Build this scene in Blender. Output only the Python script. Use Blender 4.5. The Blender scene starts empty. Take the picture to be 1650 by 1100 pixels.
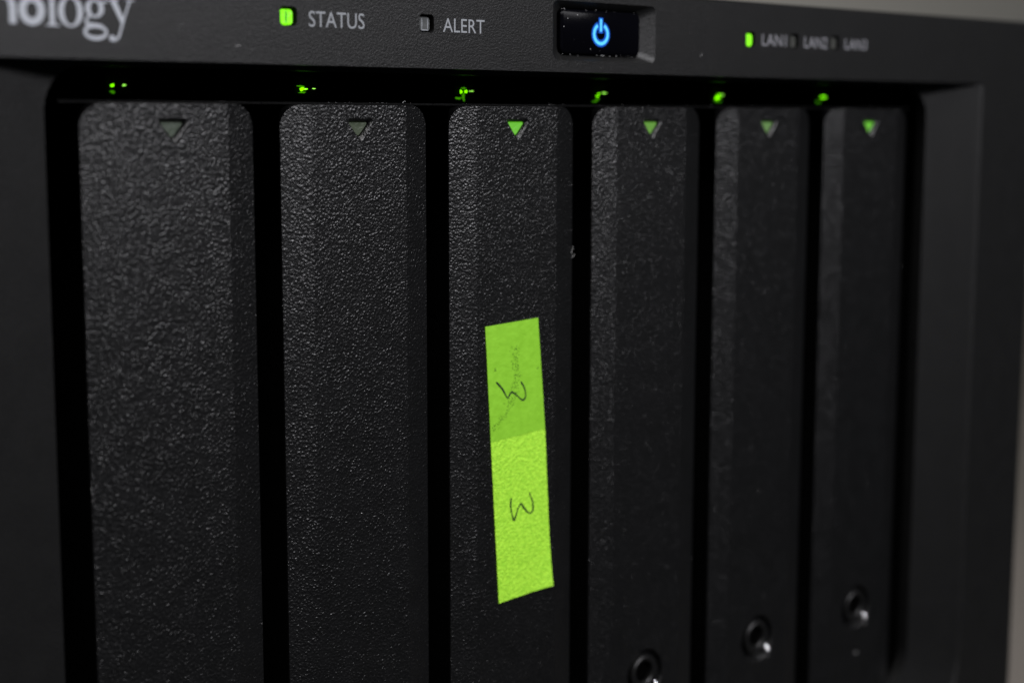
import bpy, bmesh, math, random
from mathutils import Vector, Matrix
random.seed(7)
S = bpy.context.scene
C = S.collection
MM = 0.001
# all modelling is done in millimetres in the frame of the front panel (x right, y into
# the device, z up, 0 = top edge of the drive trays) and converted to metres here
OX, OZ = -87.8, 160.0
def wv(x, y, z): return Vector(((x + OX) * MM, y * MM, (z + OZ) * MM))

# ---------------------------------------------------------------- camera
cam = bpy.data.cameras.new('camera')
co = bpy.data.objects.new('camera', cam); C.objects.link(co)
co.location = wv(-93.2578, -189.7783, -1.9604)
co.rotation_mode = 'XYZ'
co.rotation_euler = (1.4337, -0.0015, -0.7154)
cam.sensor_width = 36; cam.lens = 36 * 2592.07 / 1650
cam.clip_start = 0.005; cam.clip_end = 50
cam.dof.use_dof = True; cam.dof.focus_distance = 0.238; cam.dof.aperture_fstop = 13
S.camera = co
# ---------------------------------------------------------------- world, lamps, exposure
w = bpy.data.worlds.new('World'); S.world = w; w.use_nodes = True
bg = w.node_tree.nodes['Background']; bg.inputs[0].default_value = (0.8, 0.9, 1.0, 1); bg.inputs[1].default_value = 0.02
def area(name, loc, target, size, power, col):
    l = bpy.data.lights.new(name, 'AREA'); l.shape = 'RECTANGLE'; l.size = size[0]; l.size_y = size[1]
    l.energy = power; l.color = col
    o = bpy.data.objects.new(name, l); C.objects.link(o); o.location = loc
    o.rotation_euler = (Vector(target) - Vector(loc)).to_track_quat('-Z', 'Y').to_euler()
    return o
area('ceiling_lamp', (-0.26, -0.36, 1.02), (0.0, 0.0, 0.12), (0.5, 0.5), 8.5, (1.0, 0.985, 0.97))
area('front_lamp', (0.05, -0.45, 0.425), (0.0, 0.0, 0.12), (0.50, 0.12), 3.9, (0.965, 0.955, 1.0))
S.view_settings.view_transform = 'Standard'; S.view_settings.look = 'None'
S.view_settings.exposure = 0.0; S.view_settings.gamma = 1
S.render.resolution_x = 1024; S.render.resolution_y = 682
S.render.engine = 'CYCLES'

# ---------------------------------------------------------------- materials
def mat(name, col, rough=0.5, spec=0.5, metal=0.0, emis=None, es=0.0):
    m = bpy.data.materials.new(name); m.use_nodes = True
    b = m.node_tree.nodes['Principled BSDF']
    b.inputs['Base Color'].default_value = (*col, 1); b.inputs['Roughness'].default_value = rough
    b.inputs['Specular IOR Level'].default_value = spec; b.inputs['Metallic'].default_value = metal
    if emis: b.inputs['Emission Color'].default_value = (*emis, 1); b.inputs['Emission Strength'].default_value = es
    return m
def grain(m, layers, colvar=None, rand=True):
    """layers: (noise scale per metre, detail, bump distance in metres, strength, kind)"""
    nt = m.node_tree; N = nt.nodes; L = nt.links; b = N['Principled BSDF']
    tc = N.new('ShaderNodeTexCoord'); src = tc.outputs['Object']
    if rand:
        oi = N.new('ShaderNodeObjectInfo'); ad = N.new('ShaderNodeVectorMath'); ad.operation = 'MULTIPLY_ADD'
        cb = N.new('ShaderNodeCombineXYZ')
        for k in range(3): L.new(oi.outputs['Random'], cb.inputs[k])
        ad.inputs[1].default_value = (0.7, 0.9, 1.3); L.new(cb.outputs[0], ad.inputs[0]); L.new(src, ad.inputs[2]); src = ad.outputs[0]
    prev = None
    for sc, det, dist, st, kind in layers:
        if kind == 'noise':
            t = N.new('ShaderNodeTexNoise'); t.inputs['Scale'].default_value = sc; t.inputs['Detail'].default_value = det
            t.inputs['Roughness'].default_value = 0.55; t.inputs['Distortion'].default_value = 0.35
            L.new(src, t.inputs['Vector']); h = t.outputs['Fac']
            cr = N.new('ShaderNodeMapRange'); cr.interpolation_type = 'SMOOTHSTEP'
            cr.inputs[1].default_value = 0.36; cr.inputs[2].default_value = 0.68; L.new(h, cr.inputs[0]); h = cr.outputs[0]
        else:
            wn = N.new('ShaderNodeTexNoise'); wn.inputs['Scale'].default_value = sc * 0.8; wn.inputs['Detail'].default_value = 1
            L.new(src, wn.inputs['Vector'])
            mx = N.new('ShaderNodeVectorMath'); mx.operation = 'MULTIPLY_ADD'; k = 0.5 / sc
            mx.inputs[1].default_value = (k, k, k); L.new(wn.outputs['Color'], mx.inputs[0]); L.new(src, mx.inputs[2])
            t = N.new('ShaderNodeTexVoronoi'); t.feature = 'SMOOTH_F1'; t.inputs['Scale'].default_value = sc
            t.inputs['Smoothness'].default_value = 0.2
            L.new(mx.outputs[0], t.inputs['Vector'])
            cr = N.new('ShaderNodeMapRange'); cr.interpolation_type = 'SMOOTHSTEP'; cr.inputs[1].default_value = 0.72; cr.inputs[2].default_value = 0.05
            L.new(t.outputs['Distance'], cr.inputs[0])
            big = N.new('ShaderNodeTexNoise'); big.inputs['Scale'].default_value = sc * 0.22; big.inputs['Detail'].default_value = 3; L.new(src, big.inputs['Vector'])
            br = N.new('ShaderNodeMapRange'); br.inputs[1].default_value = 0.3; br.inputs[2].default_value = 0.7; br.inputs[3].default_value = 0.5; br.inputs[4].default_value = 1.2
            L.new(big.outputs['Fac'], br.inputs[0])
            mu = N.new('ShaderNodeMath'); mu.operation = 'MULTIPLY'; L.new(cr.outputs[0], mu.inputs[0]); L.new(br.outputs[0], mu.inputs[1]); h = mu.outputs[0]
        bp = N.new('ShaderNodeBump'); bp.inputs['Strength'].default_value = st; bp.inputs['Distance'].default_value = dist
        L.new(h, bp.inputs['Height'])
        if prev: L.new(prev.outputs[0], bp.inputs['Normal'])
        prev = bp
    L.new(prev.outputs[0], b.inputs['Normal'])
    if colvar:
        lo, hi, sc = colvar
        t = N.new('ShaderNodeTexNoise'); t.inputs['Scale'].default_value = sc; t.inputs['Detail'].default_value = 4
        L.new(src, t.inputs['Vector'])
        r = N.new('ShaderNodeValToRGB'); r.color_ramp.elements[0].color = (*lo, 1); r.color_ramp.elements[1].color = (*hi, 1)
        r.color_ramp.elements[0].position = 0.35; r.color_ramp.elements[1].position = 0.65
        L.new(t.outputs['Fac'], r.inputs[0]); L.new(r.outputs[0], b.inputs['Base Color'])
    return m
M_tray = grain(mat('textured_black_plastic', (0.005, 0.005, 0.005), 0.32, 0.5),
               [(2250, 2, 0.00010, 0.56, 'voro'), (3400, 1, 0.00003, 0.8, 'noise')], ((0.0025, 0.0025, 0.0026), (0.0035, 0.0035, 0.0037), 260))
M_frame = grain(mat('satin_black_plastic', (0.008, 0.008, 0.008), 0.44, 0.33),
                [(3300, 2, 0.000022, 0.8, 'noise'), (7500, 1, 0.00001, 0.6, 'noise')], ((0.0035, 0.0035, 0.0035), (0.0045, 0.0045, 0.0045), 300), rand=False)
M_shell = grain(mat('painted_steel_shell', (0.02, 0.02, 0.02), 0.5), [(2500, 2, 0.00005, 0.5, 'noise')], rand=False)
M_inside = mat('unlit_cage_plastic', (0.0022, 0.0022, 0.0022), 0.8, 0.08)
M_lip = grain(mat('smooth_black_lip', (0.004, 0.004, 0.004), 0.36, 0.07), [(900, 3, 0.00005, 0.4, 'noise')])
M_lock = grain(mat('lock_plastic', (0.005, 0.005, 0.005), 0.36, 0.2), [(2500, 1, 0.00002, 0.5, 'noise')])
M_hole = mat('lock_hole_black', (0.001, 0.001, 0.001), 0.9, 0.0)
M_metal = grain(mat('nickel_pin', (0.85, 0.84, 0.88), 0.22, 0.5, 1.0), [(1200, 2, 0.0001, 0.5, 'noise')])
M_print_glint = mat('light_grey_print_and_glint', (0.20, 0.21, 0.225), 0.55, 0.3)
M_logo_ink = mat('printed_logo_grey', (0.30, 0.315, 0.345), 0.55, 0.3)
M_lan_ink = mat('printed_dim_grey', (0.17, 0.17, 0.185), 0.55, 0.3)
M_gloss = mat('gloss_black_button', (0.0012, 0.0012, 0.002), 0.2, 0.04)
M_sym = mat('lit_cyan_symbol', (0.02, 0.05, 0.08), 0.4, 0.2, emis=(0.10, 0.62, 1.0), es=1.15)
M_sym_edge = mat('lit_blue_symbol_edge', (0.005, 0.01, 0.04), 0.4, 0.2, emis=(0.0, 0.15, 0.95), es=0.6)
M_led = grain(mat('lit_green_lens', (0.05, 0.15, 0.02), 0.35, 0.4, emis=(0.24, 1.0, 0.0), es=1.1), [(1500, 1, 0.0001, 0.4, 'noise')])
M_led_line = mat('lens_seam', (0.02, 0.1, 0.01), 0.5, 0.3, emis=(0.02, 0.32, 0.0), es=0.5)
M_alert = grain(mat('unlit_grey_lens', (0.06, 0.063, 0.063), 0.3, 0.5), [(900, 1, 0.0001, 0.3, 'noise')])
M_lan_off = mat('unlit_smoked_lens', (0.035, 0.036, 0.032), 0.4, 0.5)
M_chip = mat('lit_green_light_guide', (0.05, 0.15, 0.02), 0.3, 0.4, emis=(0.2, 1.0, 0.0), es=2.2)
M_chip_hot = mat('lit_green_light_guide_tip', (0.05, 0.15, 0.02), 0.3, 0.4, emis=(0.36, 1.0, 0.10), es=1.5)
M_spill_glow = mat('green_spill_glow', (0.02, 0.05, 0.01), 0.3, 0.4, emis=(0.05, 0.30, 0.0), es=0.75)  # emission in place of green light spilled below the guides
def lens(name, base, e, s): return grain(mat(name, base, 0.45, 0.3, emis=e, es=s), [(800, 2, 0.0001, 0.5, 'noise')])
M_win = [lens('window_grey', (0.042, 0.053, 0.040), (0.06, 0.09, 0.035), 0.06),
         lens('window_grey_green', (0.042, 0.052, 0.034), (0.05, 0.09, 0.025), 0.06),
         lens('window_bright_green', (0.06, 0.12, 0.03), (0.13, 0.62, 0.01), 0.62),
         lens('window_green', (0.06, 0.12, 0.03), (0.12, 0.36, 0.03), 0.5),
         lens('window_pale_green', (0.07, 0.11, 0.05), (0.12, 0.30, 0.05), 0.36),
         lens('window_lime', (0.06, 0.12, 0.03), (0.13, 0.58, 0.02), 0.68)]
def paper(name, c1, c2, bump, sc):
    m = mat(name, c1, 0.55, 0.25); return grain(m, [(sc, 2, 0.00012, bump, 'noise')], (c1, c2, sc * 0.8), rand=False)
M_paper_s = paper('smooth_green_paper', (0.18, 0.42, 0.020), (0.205, 0.465, 0.026), 0.2, 900)
M_paper_r = paper('pressed_green_paper', (0.25, 0.54, 0.028), (0.36, 0.69, 0.045), 0.5, 2400)
M_pen = mat('dark_pen_ink', (0.015, 0.035, 0.01), 0.5, 0.3)
M_speck = mat('faded_ink_specks', (0.075, 0.18, 0.012), 0.6, 0.2)
M_dust = mat('pale_dust', (0.45, 0.45, 0.45), 0.8, 0.2)
M_wall = grain(mat('warm_grey_wall', (0.36, 0.34, 0.31), 0.8, 0.2), [(300, 4, 0.001, 0.3, 'noise')], ((0.62, 0.60, 0.54), (0.66, 0.64, 0.58), 3), rand=False)
M_desk = grain(mat('beige_desk', (0.36, 0.33, 0.30), 0.6, 0.3), [(400, 4, 0.0005, 0.2, 'noise')], ((0.125, 0.115, 0.10), (0.145, 0.13, 0.115), 5), rand=False)
M_rubber = mat('rubber', (0.01, 0.01, 0.01), 0.8)

# ---------------------------------------------------------------- helpers
def tag(o, label=None, cat=None, group=None, kind=None):
    if label: o['label'] = label
    if cat: o['category'] = cat
    if group: o['group'] = group
    if kind: o['kind'] = kind
    return o
def empty(name, x, y, z):
    o = bpy.data.objects.new(name, None); C.objects.link(o); o.location = wv(x, y, z)
    o.empty_display_size = 0.01; return o
def link_mesh(name, me, m, parent, smooth=40):
    for p in me.polygons: p.use_smooth = True
    if smooth is None:
        for p in me.polygons: p.use_smooth = False
    else: me.set_sharp_from_angle(angle=math.radians(smooth))
    me.materials.clear(); me.materials.append(m)
    o = bpy.data.objects.new(name, me); C.objects.link(o)
    if parent: o.parent = parent
    return o
def bm_to_mesh(bm, name, org):
    """bm in mm front-panel coordinates -> metres relative to org (mm)"""
    bmesh.ops.recalc_face_normals(bm, faces=bm.faces)
    me = bpy.data.meshes.new(name)
    for v in bm.verts: v.co = (v.co - Vector(org)) * MM
    bm.to_mesh(me); bm.free(); return me
def add_loop(bm, pts): return [bm.verts.new(p) for p in pts]
def bridge(bm, a, b):
    n = len(a)
    for i in range(n): bm.faces.new((a[i], a[(i + 1) % n], b[(i + 1) % n], b[i]))
def rrect(x0, x1, z0, z1, r, y, k=8):
    """rounded rectangle, r = (bl, br, tr, tl)"""
    if not isinstance(r, (tuple, list)): r = (r,) * 4
    P = []
    for (cx, cz, a0, rr) in ((x0 + r[0], z0 + r[0], 180, r[0]), (x1 - r[1], z0 + r[1], 270, r[1]),
                             (x1 - r[2], z1 - r[2], 0, r[2]), (x0 + r[3], z1 - r[3], 90, r[3])):
        for i in range(k + 1):
            a = math.radians(a0 + 90 * i / k); P.append((cx + rr * math.cos(a), y, cz + rr * math.sin(a)))
    return P
def prism(bm, loops):
    vs = [add_loop(bm, l) for l in loops]
    for a, b in zip(vs, vs[1:]): bridge(bm, a, b)
    bm.faces.new(vs[0]); bm.faces.new(vs[-1][::-1])
    return bm
def circ(cx, cz, r, y, n=32): return [(cx + r * math.cos(2 * math.pi * i / n), y, cz + r * math.sin(2 * math.pi * i / n)) for i in range(n)]
def box(bm, x0, x1, y0, y1, z0, z1):
    prism(bm, [[(x0, y0, z0), (x1, y0, z0), (x1, y0, z1), (x0, y0, z1)], [(x0, y1, z0), (x1, y1, z0), (x1, y1, z1), (x0, y1, z1)]])
def raw(bm):
    bmesh.ops.recalc_face_normals(bm, faces=bm.faces)
    me = bpy.data.meshes.new('t'); bm.to_mesh(me); bm.free()
    o = bpy.data.objects.new('t', me); C.objects.link(o); return o
def boolean(base, ops, bevel=None):
    """base: bm (mm); ops: list of (operation, bm); returns bm in mm"""
    a = raw(base); tmp = [a]
    for op, b in ops:
        t = raw(b); tmp.append(t); m = a.modifiers.new('b', 'BOOLEAN'); m.operation = op; m.object = t; m.solver = 'EXACT'
    if bevel:
        m = a.modifiers.new('v', 'BEVEL'); m.width = bevel[0]; m.segments = bevel[1]; m.limit_method = 'ANGLE'; m.harden_normals = False; m.angle_limit = math.radians(38)
    dg = bpy.context.evaluated_depsgraph_get(); dg.update()
    me = bpy.data.meshes.new_from_object(a.evaluated_get(dg))
    bm = bmesh.new(); bm.from_mesh(me)
    for t in tmp: bpy.data.objects.remove(t)
    bpy.data.meshes.remove(me)
    bmesh.ops.remove_doubles(bm, verts=bm.verts, dist=0.0005)
    return bm
def stroke(bm, pts, wd, y, th=0.03):
    """flat brush stroke of given width(s) in the x-z plane, with a little thickness"""
    n = len(pts); ws = wd if isinstance(wd, (list, tuple)) else [wd] * n
    Lf, Rt = [], []
    for i, (x, z) in enumerate(pts):
        a = pts[max(i - 1, 0)]; b = pts[min(i + 1, n - 1)]
        d = Vector((b[0] - a[0], b[1] - a[1])).normalized(); nn = Vector((-d.y, d.x)) * ws[i] / 2
        Lf.append((x + nn.x, z + nn.y)); Rt.append((x - nn.x, z - nn.y))
    rows = [[bm.verts.new((p[0], yy, p[1])) for p in s] for s, yy in ((Lf, y), (Rt, y), (Lf, y + th), (Rt, y + th))]
    for i in range(n - 1):
        bm.faces.new((rows[0][i], rows[0][i + 1], rows[1][i + 1], rows[1][i]))
        bm.faces.new((rows[0][i], rows[2][i], rows[2][i + 1], rows[0][i + 1]))
        bm.faces.new((rows[1][i], rows[1][i + 1], rows[3][i + 1], rows[3][i]))
    for i in (0, n - 1): bm.faces.new((rows[0][i], rows[1][i], rows[3][i], rows[2][i]))
def ring2(bm, cx, cz, ro, ri, y, c2=None, a0=0, a1=360, n=40, th=0.03):
    """flat elliptical ring; ro, ri = (rx, rz)"""
    c2 = c2 or (cx, cz); full = a1 - a0 >= 360; m = n if full else n + 1
    A = [math.radians(a0 + (a1 - a0) * i / n) for i in range(m)]
    o = [bm.verts.new((cx + ro[0] * math.cos(a), y, cz + ro[1] * math.sin(a))) for a in A]
    i_ = [bm.verts.new((c2[0] + ri[0] * math.cos(a), y, c2[1] + ri[1] * math.sin(a))) for a in A]
    o2 = [bm.verts.new((v.co.x, y + th, v.co.z)) for v in o]
    for k in range(m if full else m - 1):
        j = (k + 1) % m
        bm.faces.new((o[k], o[j], i_[j], i_[k])); bm.faces.new((o[k], o2[k], o2[j], o[j]))
def smooth_path(pts, n=6):
    out = []
    for i in range(len(pts) - 1):
        p0 = Vector(pts[max(i - 1, 0)]); p1 = Vector(pts[i]); p2 = Vector(pts[i + 1]); p3 = Vector(pts[min(i + 2, len(pts) - 1)])
        for k in range(n):
            t = k / n
            out.append(tuple(0.5 * ((2 * p1) + (p2 - p0) * t + (2 * p0 - 5 * p1 + 4 * p2 - p3) * t * t + (3 * p1 - p0 - 3 * p2 + p3) * t ** 3)))
    out.append(tuple(pts[-1])); return out

# ================================================================ the setting
bm = bmesh.new(); prism(bm, [rrect(-900, 1600, -190, -160, 3, -26, 4), rrect(-900, 1600, -190, -160, 3, 699, 4)])
tag(link_mesh('desk_surface', bm_to_mesh(bm, 'desk_surface', (-OX * -1, 0, 0)), M_desk, None), kind='structure').location = wv(-OX * -1, 0, 0)
bm = bmesh.new(); box(bm, -1500, 2600, 700, 730, -700, 1500)
tag(link_mesh('wall', bm_to_mesh(bm, 'wall', (0, 0, 0)), M_wall, None), kind='structure').location = wv(0, 0, 0)

# ================================================================ the storage unit
YF = -4.0
ORG = (87.8, 60, -160)
unit = empty('storage_enclosure', *ORG)
tag(unit, 'black desktop network storage enclosure with green lamps and glowing blue power button', 'storage device')
def part(name, bm, m, parent=None, smooth=40):
    return link_mesh(name, bm_to_mesh(bm, name, ORG), m, parent or unit, smooth)
# front frame: outer rim, step under the top band, sloped side cheeks, bay opening
X0, X1, ZB, ZT = -38.4, 214.0, -153.0, 18.1
k = 10
bm = bmesh.new()
prism(bm, [rrect(X0, X1, ZB, ZT, (30, 30, 5, 5), 14, k), rrect(X0, X1, ZB, ZT, (30, 30, 5, 5), YF + .5, k),
           rrect(X0 + .5, X1 - .5, ZB + .5, ZT - .5, (29.5, 29.5, 4.5, 4.5), YF, k)])
# the side cheeks round off from the rim (y = -4), then slope to the bay edge (y = 0)
def funnel2(y, e, r): return rrect(-18.8 + e, 194.3 - e, -132.3 + e, 5.3, (r, r, .25, .25), y, k)
b1 = bmesh.new(); prism(b1, [funnel2(-5, -.6, 20.6), funnel2(-4, 0, 20), funnel2(-3.75, .25, 19.7), funnel2(-3.55, .6, 19.4), funnel2(-3.4, 1.1, 18.9), funnel2(0, 13.5, 10), funnel2(1.2, 18.4, 7)])
b2 = bmesh.new(); prism(b2, [rrect(-5.1, 180.8, -118.8, 4.7, (9, 9, 6, 6), y_, k) for y_ in (-2, 20)])
b3 = bmesh.new(); prism(b3, [rrect(-12, 188, -126, 4.8, (9, 9, 1, 1), y_, k) for y_ in (2.2, 20)])
fb = bm
LEDS = [('status', 28.4, 11.72), ('alert', 51.9, 11.68), ('lan', 122.7, 11.75), ('lan', 134.45, 11.8), ('lan', 145.95, 11.85)]
ops = [('DIFFERENCE', b1), ('DIFFERENCE', b2), ('DIFFERENCE', b3)]
for kind, cx, cz in LEDS:
    hw, hh = (1.35, 1.3) if kind != 'lan' else (1.15, 1.3)
    b = bmesh.new(); prism(b, [rrect(cx - hw, cx + hw, cz - hh, cz + hh, .6, YF - 1), rrect(cx - hw, cx + hw, cz - hh, cz + hh, .6, YF + 3)])
    ops.append(('DIFFERENCE', b))
# the sunken surround of the power button
b = bmesh.new(); prism(b, [rrect(74.3, 101.3, 6.2, 17.2, 1.4, YF - 1.0), rrect(76.5, 99.1, 7.1, 16.2, 1.1, YF), rrect(78.5, 96.7, 7.95, 15.25, 1.3, YF + 1.35), rrect(78.5, 96.7, 7.95, 15.25, 1.3, YF + 3.5)])
ops.append(('DIFFERENCE', b))
fb = boolean(fb, ops)
frame = part('front_frame', fb, M_frame, smooth=12)
# shell behind the frame
bm = bmesh.new()
prism(bm, [rrect(X0 + 1.2, X1 - 1.2, ZB + 1.2, ZT - 1.2, (28.8, 28.8, 4, 4), 14.05, k), rrect(X0 + 1.2, X1 - 1.2, ZB + 1.2, ZT - 1.2, (28.8, 28.8, 4, 4), 238, k)])
b2 = bmesh.new(); box(b2, -7, 183, 10, 60, -121, 6)
part('outer_shell', boolean(bm, [('DIFFERENCE', b2)]), M_shell)
bm = bmesh.new()
A = [(-6.5, 14.3, -120.5), (182.5, 14.3, -120.5), (182.5, 14.3, 5.5), (-6.5, 14.3, 5.5)]; B = [(p[0], 58, p[2]) for p in A]
va, vb = add_loop(bm, A), add_loop(bm, B); bridge(bm, va, vb); bm.faces.new(vb)
part('drive_cage', bm, M_inside, smooth=None)
for x in (-20, 195):
    for y in (20, 215):
        bm = bmesh.new(); prism(bm, [[(p[0], y + p[2], -160) for p in circ(x, 0, 8, 0, 24)], [(p[0], y + p[2], -151.9) for p in circ(x, 0, 9, 0, 24)]])
        part('foot', bm, M_rubber)
# indicator lamps
for i, (kind, cx, cz) in enumerate(LEDS):
    hw, hh = (1.0, 1.02) if kind != 'lan' else (0.95, 1.05)
    cxx = cx + (0.0 if kind != 'lan' else -.05); yy = YF + (0.5 if kind != 'lan' else .45)
    bm = bmesh.new(); prism(bm, [rrect(cxx - hw + .12, cxx + hw - .12, cz - hh + .12 - .1, cz + hh - .22, .45, yy), rrect(cxx - hw, cxx + hw, cz - hh - .1, cz + hh - .1, .5, yy + .15), rrect(cxx - hw, cxx + hw, cz - hh - .1, cz + hh - .1, .5, yy + 2.2)])
    lit = i in (0, 2)
    w_ = bmesh.new(); a_, b_ = hw if 0 else ((1.35 if kind != 'lan' else 1.15) - .01), 1.29
    L0 = [rrect(cx - a_ + d, cx + a_ - d, cz - b_ + d, cz + b_ - d, .55, yv) for d, yv in ((0, YF + 2.6), (0, YF + .1), (.07, YF + .1), (.07, YF + 2.6))]
    vs = [add_loop(w_, l) for l in L0]
    for p_, q_ in zip(vs, vs[1:]): bridge(w_, p_, q_)
    part('added_dark_liner', w_, M_inside, smooth=None)  # added black sleeve, keeps the lens glow off the hole walls
    o = part('indicator_lens', bm, M_led if lit else (M_alert if i == 1 else M_lan_off))
    o['label'] = ['lit green lens beside the word STATUS', 'unlit clear lens beside the word ALERT', 'lit green lens beside LAN1', 'unlit lens beside LAN2', 'unlit lens beside LAN3'][i]
    if i == 0:
        s = bmesh.new(); stroke(s, [(cxx - .12, cz + .75), (cxx - .08, cz + .2), (cxx - .13, cz - .3), (cxx - .1, cz - .95)], [.16, .27, .27, .16], yy - .02, .03)
        part('lens_seam', s, M_led_line, o, None)
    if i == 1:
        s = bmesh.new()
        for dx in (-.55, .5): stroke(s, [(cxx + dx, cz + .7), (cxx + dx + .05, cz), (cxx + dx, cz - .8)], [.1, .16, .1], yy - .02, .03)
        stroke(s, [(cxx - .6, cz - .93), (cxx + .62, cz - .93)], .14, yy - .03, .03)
        part('painted_lens_glint', s, M_print_glint, o, None)  # pale strokes painted on as highlights along the lens edges
# power button
bm = bmesh.new()
yb = YF + 0.75
prism(bm, [rrect(79.2, 96.05, 8.55, 14.7, .8, yb), rrect(78.9, 96.35, 8.25, 15.0, 1.0, yb + .22), rrect(78.9, 96.35, 8.25, 15.0, 1.0, yb + 2.0)])
btn = part('power_button', bm, M_gloss)
bm = bmesh.new(); sx, sz = 87.45, 11.4
ring2(bm, sx, sz, (2.0, 2.0), (.92, .92), yb - .02, a0=112, a1=428, th=.015)
stroke(bm, [(sx, sz + .15), (sx, sz + 2.55)], .95, yb - .025, .015)
part('symbol_glow_edge', bm, M_sym_edge, btn, None)
bm = bmesh.new()
ring2(bm, sx, sz, (1.72, 1.72), (1.24, 1.24), yb - .05, a0=118, a1=422, th=.02)
stroke(bm, [(sx, sz + .38), (sx, sz + .55), (sx, sz + 2.2), (sx, sz + 2.38)], [.25, .42, .42, .25], yb - .055, .02)
part('power_symbol', bm, M_sym, btn, None)

# printed words
def words(txt, x0, x1, z, cap, m, yofs=0.0, drop=0.0):
    cu = bpy.data.curves.new('t', 'FONT'); cu.body = txt; cu.size = 1; cu.fill_mode = 'FRONT'; cu.resolution_u = 4
    o = bpy.data.objects.new('t', cu); C.objects.link(o)
    dg = bpy.context.evaluated_depsgraph_get(); dg.update()
    me = bpy.data.meshes.new_from_object(o.evaluated_get(dg)); bpy.data.objects.remove(o)
    xs = [v.co.x for v in me.vertices]; ys = [v.co.y for v in me.vertices]
    a, b_, c, d = min(xs), max(xs), min(ys), max(ys)
    bm = bmesh.new(); bm.from_mesh(me); bpy.data.meshes.remove(me)
    for v in bm.verts:
        t = (v.co.x - a) / (b_ - a)
        v.co = Vector((x0 + (x1 - x0) * t, YF - 0.015 - yofs, z + cap * (v.co.y - c) / (d - c) + drop * t))
    o = part('printed_word', bm, m, smooth=None); o['label'] = 'printed word ' + txt
words('STATUS', 31.62, 40.9, 10.42, 2.14, M_print_glint)
words('ALERT', 54.9, 62.75, 10.58, 1.98, M_print_glint)
words('LAN1', 125.65, 132.2, 10.8, 1.95, M_lan_ink)
words('LAN2', 137.2, 143.7, 10.75, 1.95, M_lan_ink)
words('LAN3', 148.85, 155.4, 10.8, 1.9, M_lan_ink)
# maker's name, letters drawn one by one
y = YF - 0.02
def glyph(fn):
    bm = bmesh.new(); fn(bm); return part('logo_letter', bm, M_logo_ink, smooth=None)
def g_n(b):
    stroke(b, [(-13.05, 9.22), (-13.05, 12.7)], .88, y)
    stroke(b, [(-10.42, 9.22), (-10.42, 11.4)], .88, y)
    stroke(b, smooth_path([(-12.9, 11.9), (-12.3, 12.4), (-11.5, 12.5), (-10.75, 12.15), (-10.42, 11.3)]), [.5] * 10 + [.7] * 10 + [.88] * 5, y - .008)
glyph(g_n)
glyph(lambda b: ring2(b, -8.0, 10.9, (1.68, 1.8), (.72, .95), y))
def g_l(b):
    stroke(b, [(-5.43, 9.24), (-5.43, 14.5)], .66, y)
    stroke(b, [(-6.25, 9.2), (-5.9, 9.24), (-5.43, 9.3), (-4.9, 9.24), (-4.5, 9.2)], [.16, .22, .4, .22, .16], y - .008)
    stroke(b, [(-6.2, 14.3), (-5.43, 14.5)], .3, y - .008)
glyph(g_l)
glyph(lambda b: ring2(b, -3.02, 10.95, (1.62, 1.86), (.88, 1.6), y))
def g_g(b):
    ring2(b, .16, 11.45, (1.24, 1.13), (.58, .87), y)
    ring2(b, .2, 8.6, (1.62, 1.0), (1.24, .5), y, c2=(.22, 8.6))
    stroke(b, smooth_path([(-.55, 10.55), (-.98, 10.05), (-.85, 9.55), (0.1, 9.4), (1.1, 9.25), (1.6, 8.8)]), [.3] * 8 + [.38] * 6 + [.5] * 10 + [.3] * 7, y - .008)
    stroke(b, smooth_path([(1.0, 12.0), (1.4, 12.3), (1.85, 12.28)]), .24, y - .008)
glyph(g_g)
def g_y(b):
    stroke(b, [(2.62, 12.6), (3.95, 9.85)], [.72, .55], y)
    stroke(b, smooth_path([(4.95, 12.6), (4.4, 11.2), (3.9, 9.9), (3.55, 8.75), (3.2, 8.0), (2.6, 7.62)]), [.24] * 12 + [.28] * 12 + [.3] * 7, y - .008)
    ring2(b, 2.38, 7.92, (.38, .38), (.02, .02), y - .016, n=16)
    stroke(b, [(1.85, 12.62), (3.4, 12.62)], .2, y - .016)
    stroke(b, [(4.4, 12.62), (5.55, 12.62)], .2, y - .016)
glyph(g_y)

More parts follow.
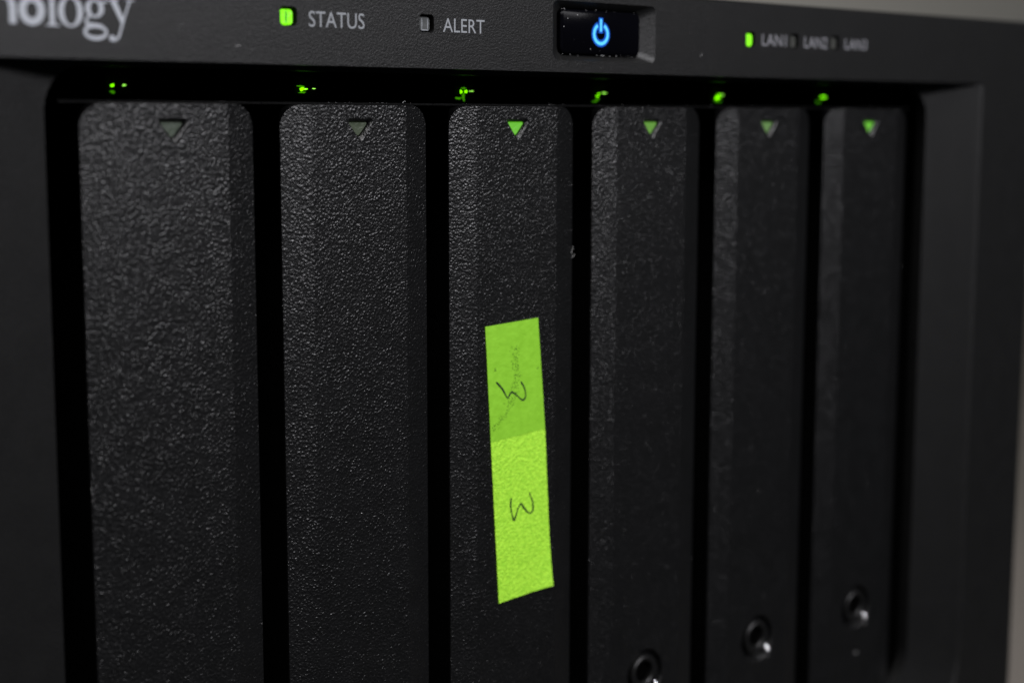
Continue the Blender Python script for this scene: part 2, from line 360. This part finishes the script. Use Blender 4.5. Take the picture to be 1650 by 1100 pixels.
# light guides glowing deep in the slot above each tray
def blob(bm, cx, cy, cz, rx, ry, rz, rnd):
    r = bmesh.ops.create_icosphere(bm, subdivisions=2, radius=1)
    for v in r['verts']:
        f = 1 + rnd.uniform(-.4, .4); v.co = Vector((cx + v.co.x * rx * f, cy + v.co.y * ry * f, cz + v.co.z * rz * f))
YG = 9.4
for n in range(6):
    rnd = random.Random(20 + n); x = n * 30
    g = bmesh.new(); box(g, x + 8.6, x + 12.6, YG + 1.0, YG + 3.5, 1.0, 4.2)
    gu = part('light_guide', g, M_inside)
    def sub(name, items, m, sd):
        b = bmesh.new(); r = random.Random(sd)
        for it in items:        # each glint is a ragged little cluster of splinters
            cx_, cz_, (rx_, rz_) = it
            for q in range(7):
                a = r.uniform(0, 6.28); d = r.uniform(0, .75) if q else 0
                blob(b, x + cx_ + rx_ * d * math.cos(a), YG + .6 + r.uniform(-.2, .2), cz_ + rz_ * d * math.sin(a),
                     rx_ * (r.uniform(.12, .42) if q else .55), .15, rz_ * (r.uniform(.12, .42) if q else .5), r)
        part(name, b, m, gu, 30)
    core = [[(9.45, 2.42, (.36, .22))], [(9.7, 2.35, (.6, .33)), (10.5, 2.38, (.3, .16))],
            [(9.75, 2.4, (.16, .36)), (10.65, 2.42, (.18, .36))], [(10.0, 2.35, (.5, .12)), (9.6, 1.95, (.3, .2))],
            [(10.4, 2.5, (.55, .22)), (10.0, 1.9, (.55, .35)), (10.6, 2.05, (.6, .18))], [(10.8, 2.42, (1.0, .3))]][n]
    hot = [[(11.15, 2.5, (.34, .13))], [(11.7, 2.45, (.22, .11)), (10.2, 2.42, (.2, .12))], [(11.3, 2.44, (.24, .08)), (11.9, 2.46, (.42, .11))],
           [(11.1, 2.5, (.8, .1))], [(11.3, 2.5, (.5, .13))], [(11.0, 2.44, (.45, .14))]][n]
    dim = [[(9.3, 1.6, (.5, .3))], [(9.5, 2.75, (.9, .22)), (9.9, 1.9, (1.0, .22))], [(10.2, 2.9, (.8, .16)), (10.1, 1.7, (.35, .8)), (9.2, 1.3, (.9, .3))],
           [(9.5, 1.6, (.35, .5)), (9.0, 1.1, (.8, .2))], [(9.6, 1.4, (.8, .3)), (10.6, 1.35, (.5, .25))], [(9.2, 1.5, (1.0, .25))]][n]  # glowing splinters standing in for light spilled towards the lip
    sub('lit_core', core, M_chip, n); sub('lit_tip', hot, M_chip_hot, 50 + n); sub('spill_glow', dim, M_spill_glow, 90 + n)

# ================================================================ drive trays
TW, TH, CH, RG = 25.64, 117.6, 1.14, 4.57
LABELS = ['leftmost and largest looking black drive tray, its triangle window dull grey',
          'second drive tray from the left, plain black face with a dull grey green triangle window',
          'third drive tray from the left, the one carrying the lime green paper strip',
          'fourth drive tray, just right of the one with the green paper strip',
          'fifth drive tray from the left, pale green triangle window, chrome glint beside its lock hole',
          'rightmost and narrowest looking drive tray, bright lime triangle window, next to the right cheek']
TORG = (TW / 2, 6, -TH)
def tpart(name, bm, m, root, smooth=40, parent=None): return link_mesh(name, bm_to_mesh(bm, name, TORG), m, parent or root, smooth)
# face plate
prof = [(1.6, 2.9), (0, CH + .35), (0, CH), (RG, 0), (TW - RG, 0), (TW, CH), (TW, CH + .35), (TW - 1.6, 2.9)]
bm = bmesh.new(); prism(bm, [[(x, yy, -TH - 1) for x, yy in prof], [(x, yy, 1) for x, yy in prof]])
cut = bmesh.new(); prism(cut, [rrect(0.002, TW - .002, -TH, 0, 3.1, -2, 10), rrect(0.002, TW - .002, -TH, 0, 3.1, 6, 10)])
def tri(cx, ztop, w, h, r, yy):
    P = [(-w / 2, 0), (w / 2, 0), (0, -h)]; out = []
    for i in range(3):
        p = Vector(P[i]); a = (Vector(P[i - 1]) - p).normalized(); c = (Vector(P[(i + 1) % 3]) - p).normalized()
        for t in (0, .25, .5, .75, 1):
            q = (p + a * r) * (1 - t) ** 2 + 2 * t * (1 - t) * p + (p + c * r) * t * t; out.append((cx + q.x, yy, ztop + q.y))
    return out
TX, TZ = 12.85, -2.35
hole = bmesh.new(); prism(hole, [tri(TX + .1, TZ + 1.15, 7.0, 5.1, .7, -.8), tri(TX + .04, TZ + .42, 4.9, 3.4, .6, 0), tri(TX, TZ, 3.75, 2.3, .5, .42), tri(TX, TZ, 3.75, 2.3, .5, 4)])
LX, LZ = 12.75, -98.2
dish = bmesh.new(); prism(dish, [circ(LX, LZ, 4.9, -.5, 48), circ(LX, LZ, 4.35, .12, 48), circ(LX, LZ, 4.2, 1.0, 48)])
slot = bmesh.new(); prism(slot, [circ(LX + .4, -107.4, 1.1, -.5, 16), circ(LX + .4, -107.4, .6, .35, 16)])
face_bm = boolean(bm, [('INTERSECT', cut), ('DIFFERENCE', hole), ('DIFFERENCE', dish), ('DIFFERENCE', slot)], bevel=(0.16, 4))
proto = {}
def build_tray():
    root = empty('drive_tray', *TORG)
    tpart('face_plate', face_bm, M_tray, root, None)
    b = bmesh.new(); prism(b, [tri(TX, TZ - .1, 3.45, 2.0, .45, .62), tri(TX, TZ, 3.7, 2.25, .45, .8), tri(TX, TZ, 3.7, 2.25, .45, 2.2)])
    tpart('status_window', b, M_win[0], root, 30)
    # lock: ring, bore, pin
    b = bmesh.new()
    hx, hz = LX - .15, LZ + .35
    L0 = [circ(LX, LZ, 3.2, 1.3, 40), circ(LX, LZ, 3.2, .1, 40), circ(LX, LZ, 2.95, -.1, 40), circ(hx, hz, 2.2, -.1, 40), circ(hx, hz, 1.95, .1, 40), circ(hx, hz, 1.9, 1.3, 40)]
    vs = [add_loop(b, l) for l in L0]
    for p, q in zip(vs, vs[1:]): bridge(b, p, q)
    lk = tpart('lock_ring', b, M_lock, root, 35)
    b = bmesh.new(); prism(b, [circ(hx, hz, 1.93, .75, 32), circ(hx, hz, 1.93, 1.2, 32)])
    tpart('key_hole', b, M_hole, root, 35, lk)
    b = bmesh.new(); r = random.Random(3); blob(b, LX + 2.85, -.25, LZ - 3.1, .55, .5, 1.05, r)
    tpart('metal_pin', b, M_metal, root, 80)
    # body behind the face: thin top lip, sides
    b = bmesh.new()
    prism(b, [[(p[0], p[1], z) for p in [(-2.15, 2.2), (27.75, 2.2), (27.75, 8.2), (-2.15, 8.2)]] for z in (.08, .38)])
    tpart('top_lip', b, M_lip, root, 30)
    b = bmesh.new(); box(b, 3.5, TW - 3.5, 2.95, 56, -TH + 3, .02)
    tpart('tray_body', b, M_inside, root, 30)
    return root
def copy_tree(o, parent=None):
    c = o.copy(); C.objects.link(c)
    if parent: c.parent = parent
    for ch in list(o.children): copy_tree(ch, c)
    return c
tray0 = build_tray(); trays = [tray0] + [copy_tree(tray0) for _ in range(5)]
for n, t in enumerate(trays):
    t.location = wv(TORG[0] + 30 * n, TORG[1], TORG[2])
    tag(t, LABELS[n], 'drive tray', 'drive trays standing side by side in the bay')
    for ch in t.children:
        if ch.name.startswith('status_window'):
            ch.material_slots[0].link = 'OBJECT'; ch.material_slots[0].material = M_win[n]
            ch['label'] = ['dull grey triangle window', 'dull grey green triangle window', 'bright green lit triangle window', 'green lit triangle window', 'pale green lit triangle window', 'lime green lit triangle window'][n]

# ================================================================ the paper strip on the third tray
SO = (72.6, 0, -56)
strip = empty('paper_strip', *SO)
tag(strip, 'lime green adhesive paper strip with two handwritten threes, stuck on the third tray', 'sticky label')
def spart(name, bm, m, smooth=None, parent=None): return link_mesh(name, bm_to_mesh(bm, name, SO), m, parent or strip, smooth)
def sheet(corners, y0, th, nx, nz, bow=0.0, wob=0.0, seed=1, curl=0.0):
    bl, br, tr, tl = [Vector(c) for c in corners]; r = random.Random(seed); bm = bmesh.new()
    g = []
    for j in range(nz + 1):
        v = j / nz; row = []
        for i in range(nx + 1):
            u = i / nx; p = (bl * (1 - u) + br * u) * (1 - v) + (tl * (1 - u) + tr * u) * v
            ed = r.uniform(-.025, .025) if u in (0, 1) else 0
            row.append(bm.verts.new((p.x + ed, y0 - curl * (max(0, u + (1 - v) - 1.55) / .45) ** 2 - bow * math.sin(math.pi * u) * .3 + r.uniform(-wob, wob), p.y)))
        g.append(row)
    for j in range(nz):
        for i in range(nx): bm.faces.new((g[j][i], g[j][i + 1], g[j + 1][i + 1], g[j + 1][i]))
    ret = bmesh.ops.extrude_face_region(bm, geom=bm.faces[:])
    for e in ret['geom']:
        if isinstance(e, bmesh.types.BMVert): e.co.y += th
    return bm
spart('smooth_section', sheet([(67.23, -52.25), (78.72, -51.45), (77.1, -33.3), (66.1, -33.85)], -.16, .1, 8, 14, .1), M_paper_s, 60)
spart('rough_section', sheet([(68.91, -78.7), (80.22, -77.85), (78.72, -51.46), (67.23, -52.26)], -.15, .1, 34, 80, 0, .02, 5, .55), M_paper_r, 60)
TA = [[68.26, -42.71], [69.48, -43.9], [70.18, -44.91], [70.7, -45.56], [71.1, -45.01], [71.62, -44.72], [72.7, -45.43], [73.48, -46.06], [74.04, -46.17], [74.42, -45.74], [74.41, -45.03], [74.04, -44.04], [73.38, -43.19]]
TB = [[71.44, -61.82], [71.35, -62.53], [71.38, -63.37], [71.66, -64.62], [72.04, -65.52], [72.44, -64.87], [72.91, -63.74], [73.53, -63.06], [74.16, -63.82], [74.8, -64.52], [75.43, -64.92], [75.97, -64.71], [76.16, -64.01], [75.96, -62.89], [75.26, -61.45]]
for pts, yy, lb in ((TA, -.225, 'upper handwritten three lying on its side'), (TB, -.2, 'lower handwritten three lying on its side')):
    sp = smooth_path(pts, 5); rr = random.Random(len(pts)); bm = bmesh.new()
    ws = [.27 + .06 * math.sin(i * .35) + rr.uniform(-.03, .03) for i in range(len(sp))]; ws[0] = ws[-1] = .06
    stroke(bm, sp, ws, yy, .02); spart('pen_stroke', bm, M_pen)['label'] = lb
SC = [[72.22, -37.73], [72.38, -39.15], [72.26, -40.79], [72.57, -42.46], [72.39, -43.86], [72.09, -45.24], [71.16, -46.79], [69.63, -48.96], [67.81, -50.15]]
bm = bmesh.new(); rr = random.Random(11); path = smooth_path(SC, 16)
for (x, z) in path:
    if rr.random() < .85:
        for _ in range(rr.choice((1, 2, 3))):
            dx, dz = rr.gauss(0, .42), rr.gauss(0, .25); s = rr.uniform(.04, .13); a = rr.uniform(0, 3.1)
            stroke(bm, [(x + dx, z + dz), (x + dx + s * 1.6 * math.cos(a), z + dz + s * 1.6 * math.sin(a))], s, -.215 - rr.uniform(0, .01), .01)
for (x, z) in [(68.0, -40.7), (68.15, -40.95), (67.95, -40.95), (77.05, -41.35), (76.9, -41.5)]:
    stroke(bm, [(x, z), (x + .15, z + .12)], .16, -.22, .01)
tag(spart('scuff_specks', bm, M_speck), kind='stuff')

# ================================================================ dust caught on the fronts
bm = bmesh.new(); rr = random.Random(42)
def speck(x, y, z, s):
    r = bmesh.ops.create_icosphere(bm, subdivisions=1, radius=1)
    for v in r['verts']: v.co = Vector((x + v.co.x * s * rr.uniform(.6, 1.5), y + v.co.y * s * .6, z + v.co.z * s * rr.uniform(.6, 1.5)))
for _ in range(46):
    n = rr.randrange(6); speck(n * 30 + rr.uniform(5, 20.5), -.03, -rr.uniform(2, 95) , rr.uniform(.025, .07))
for _ in range(24): speck(rr.uniform(79, 96), rr.choice([YF + 1.3, YF + .9]), rr.choice([8.05, 8.1, 15.05]) , rr.uniform(.03, .07))
for x, z in [(80.3, 13.6), (79.5, 12.3), (82.3, 14.2), (85.2, 9.0)]: speck(x, yb - .02, z, .07)
for _ in range(30): speck(rr.uniform(-8, 120), YF - .01, rr.uniform(6, 15), rr.uniform(.02, .04))
for _ in range(60): n = rr.randrange(6); speck(n * 30 + rr.uniform(-1, 26), 2.3, .4, rr.uniform(.02, .05))
def fibre(x, y, z, ln, a):
    pts = []; px, pz = x, z
    for i in range(7): pts.append((px, pz)); px += ln / 6 * math.cos(a); pz += ln / 6 * math.sin(a); a += rr.uniform(-.6, .6)
    stroke(bm, pts, .035, y, .03)
for x, y, z, ln, a in [(85.3, .9, -23.5, 1.2, 1.4), (85.5, 1.0, -24.2, .8, .6), (42, -.04, -17, .7, .3), (52, 2.15, .42, .8, .5), (104, -.04, -6.5, .5, 1.8), (70, -.05, -14, .6, 2.2), (20, YF - .01, 7.5, .9, .4), (110, YF - .01, 8.5, .7, 1.1)]: fibre(x, y, z, ln, a)
for _ in range(11): speck(rr.gauss(.2, .3), 1.0, rr.gauss(-50.5, .8), rr.uniform(.02, .05))
for _ in range(70): n = rr.randrange(6); speck(n * 30 + rr.choice([rr.gauss(.4, .2), rr.gauss(25.3, .2)]), 1.1, -rr.uniform(3, 110), rr.uniform(.02, .045))
me = bm_to_mesh(bm, 'dust', (87.8, 0, 0)); o = link_mesh('dust', me, M_dust, None, 60); o.location = wv(87.8, 0, 0)
tag(o, 'tiny pale dust specks clinging to the black plastic front', 'dust', kind='stuff')
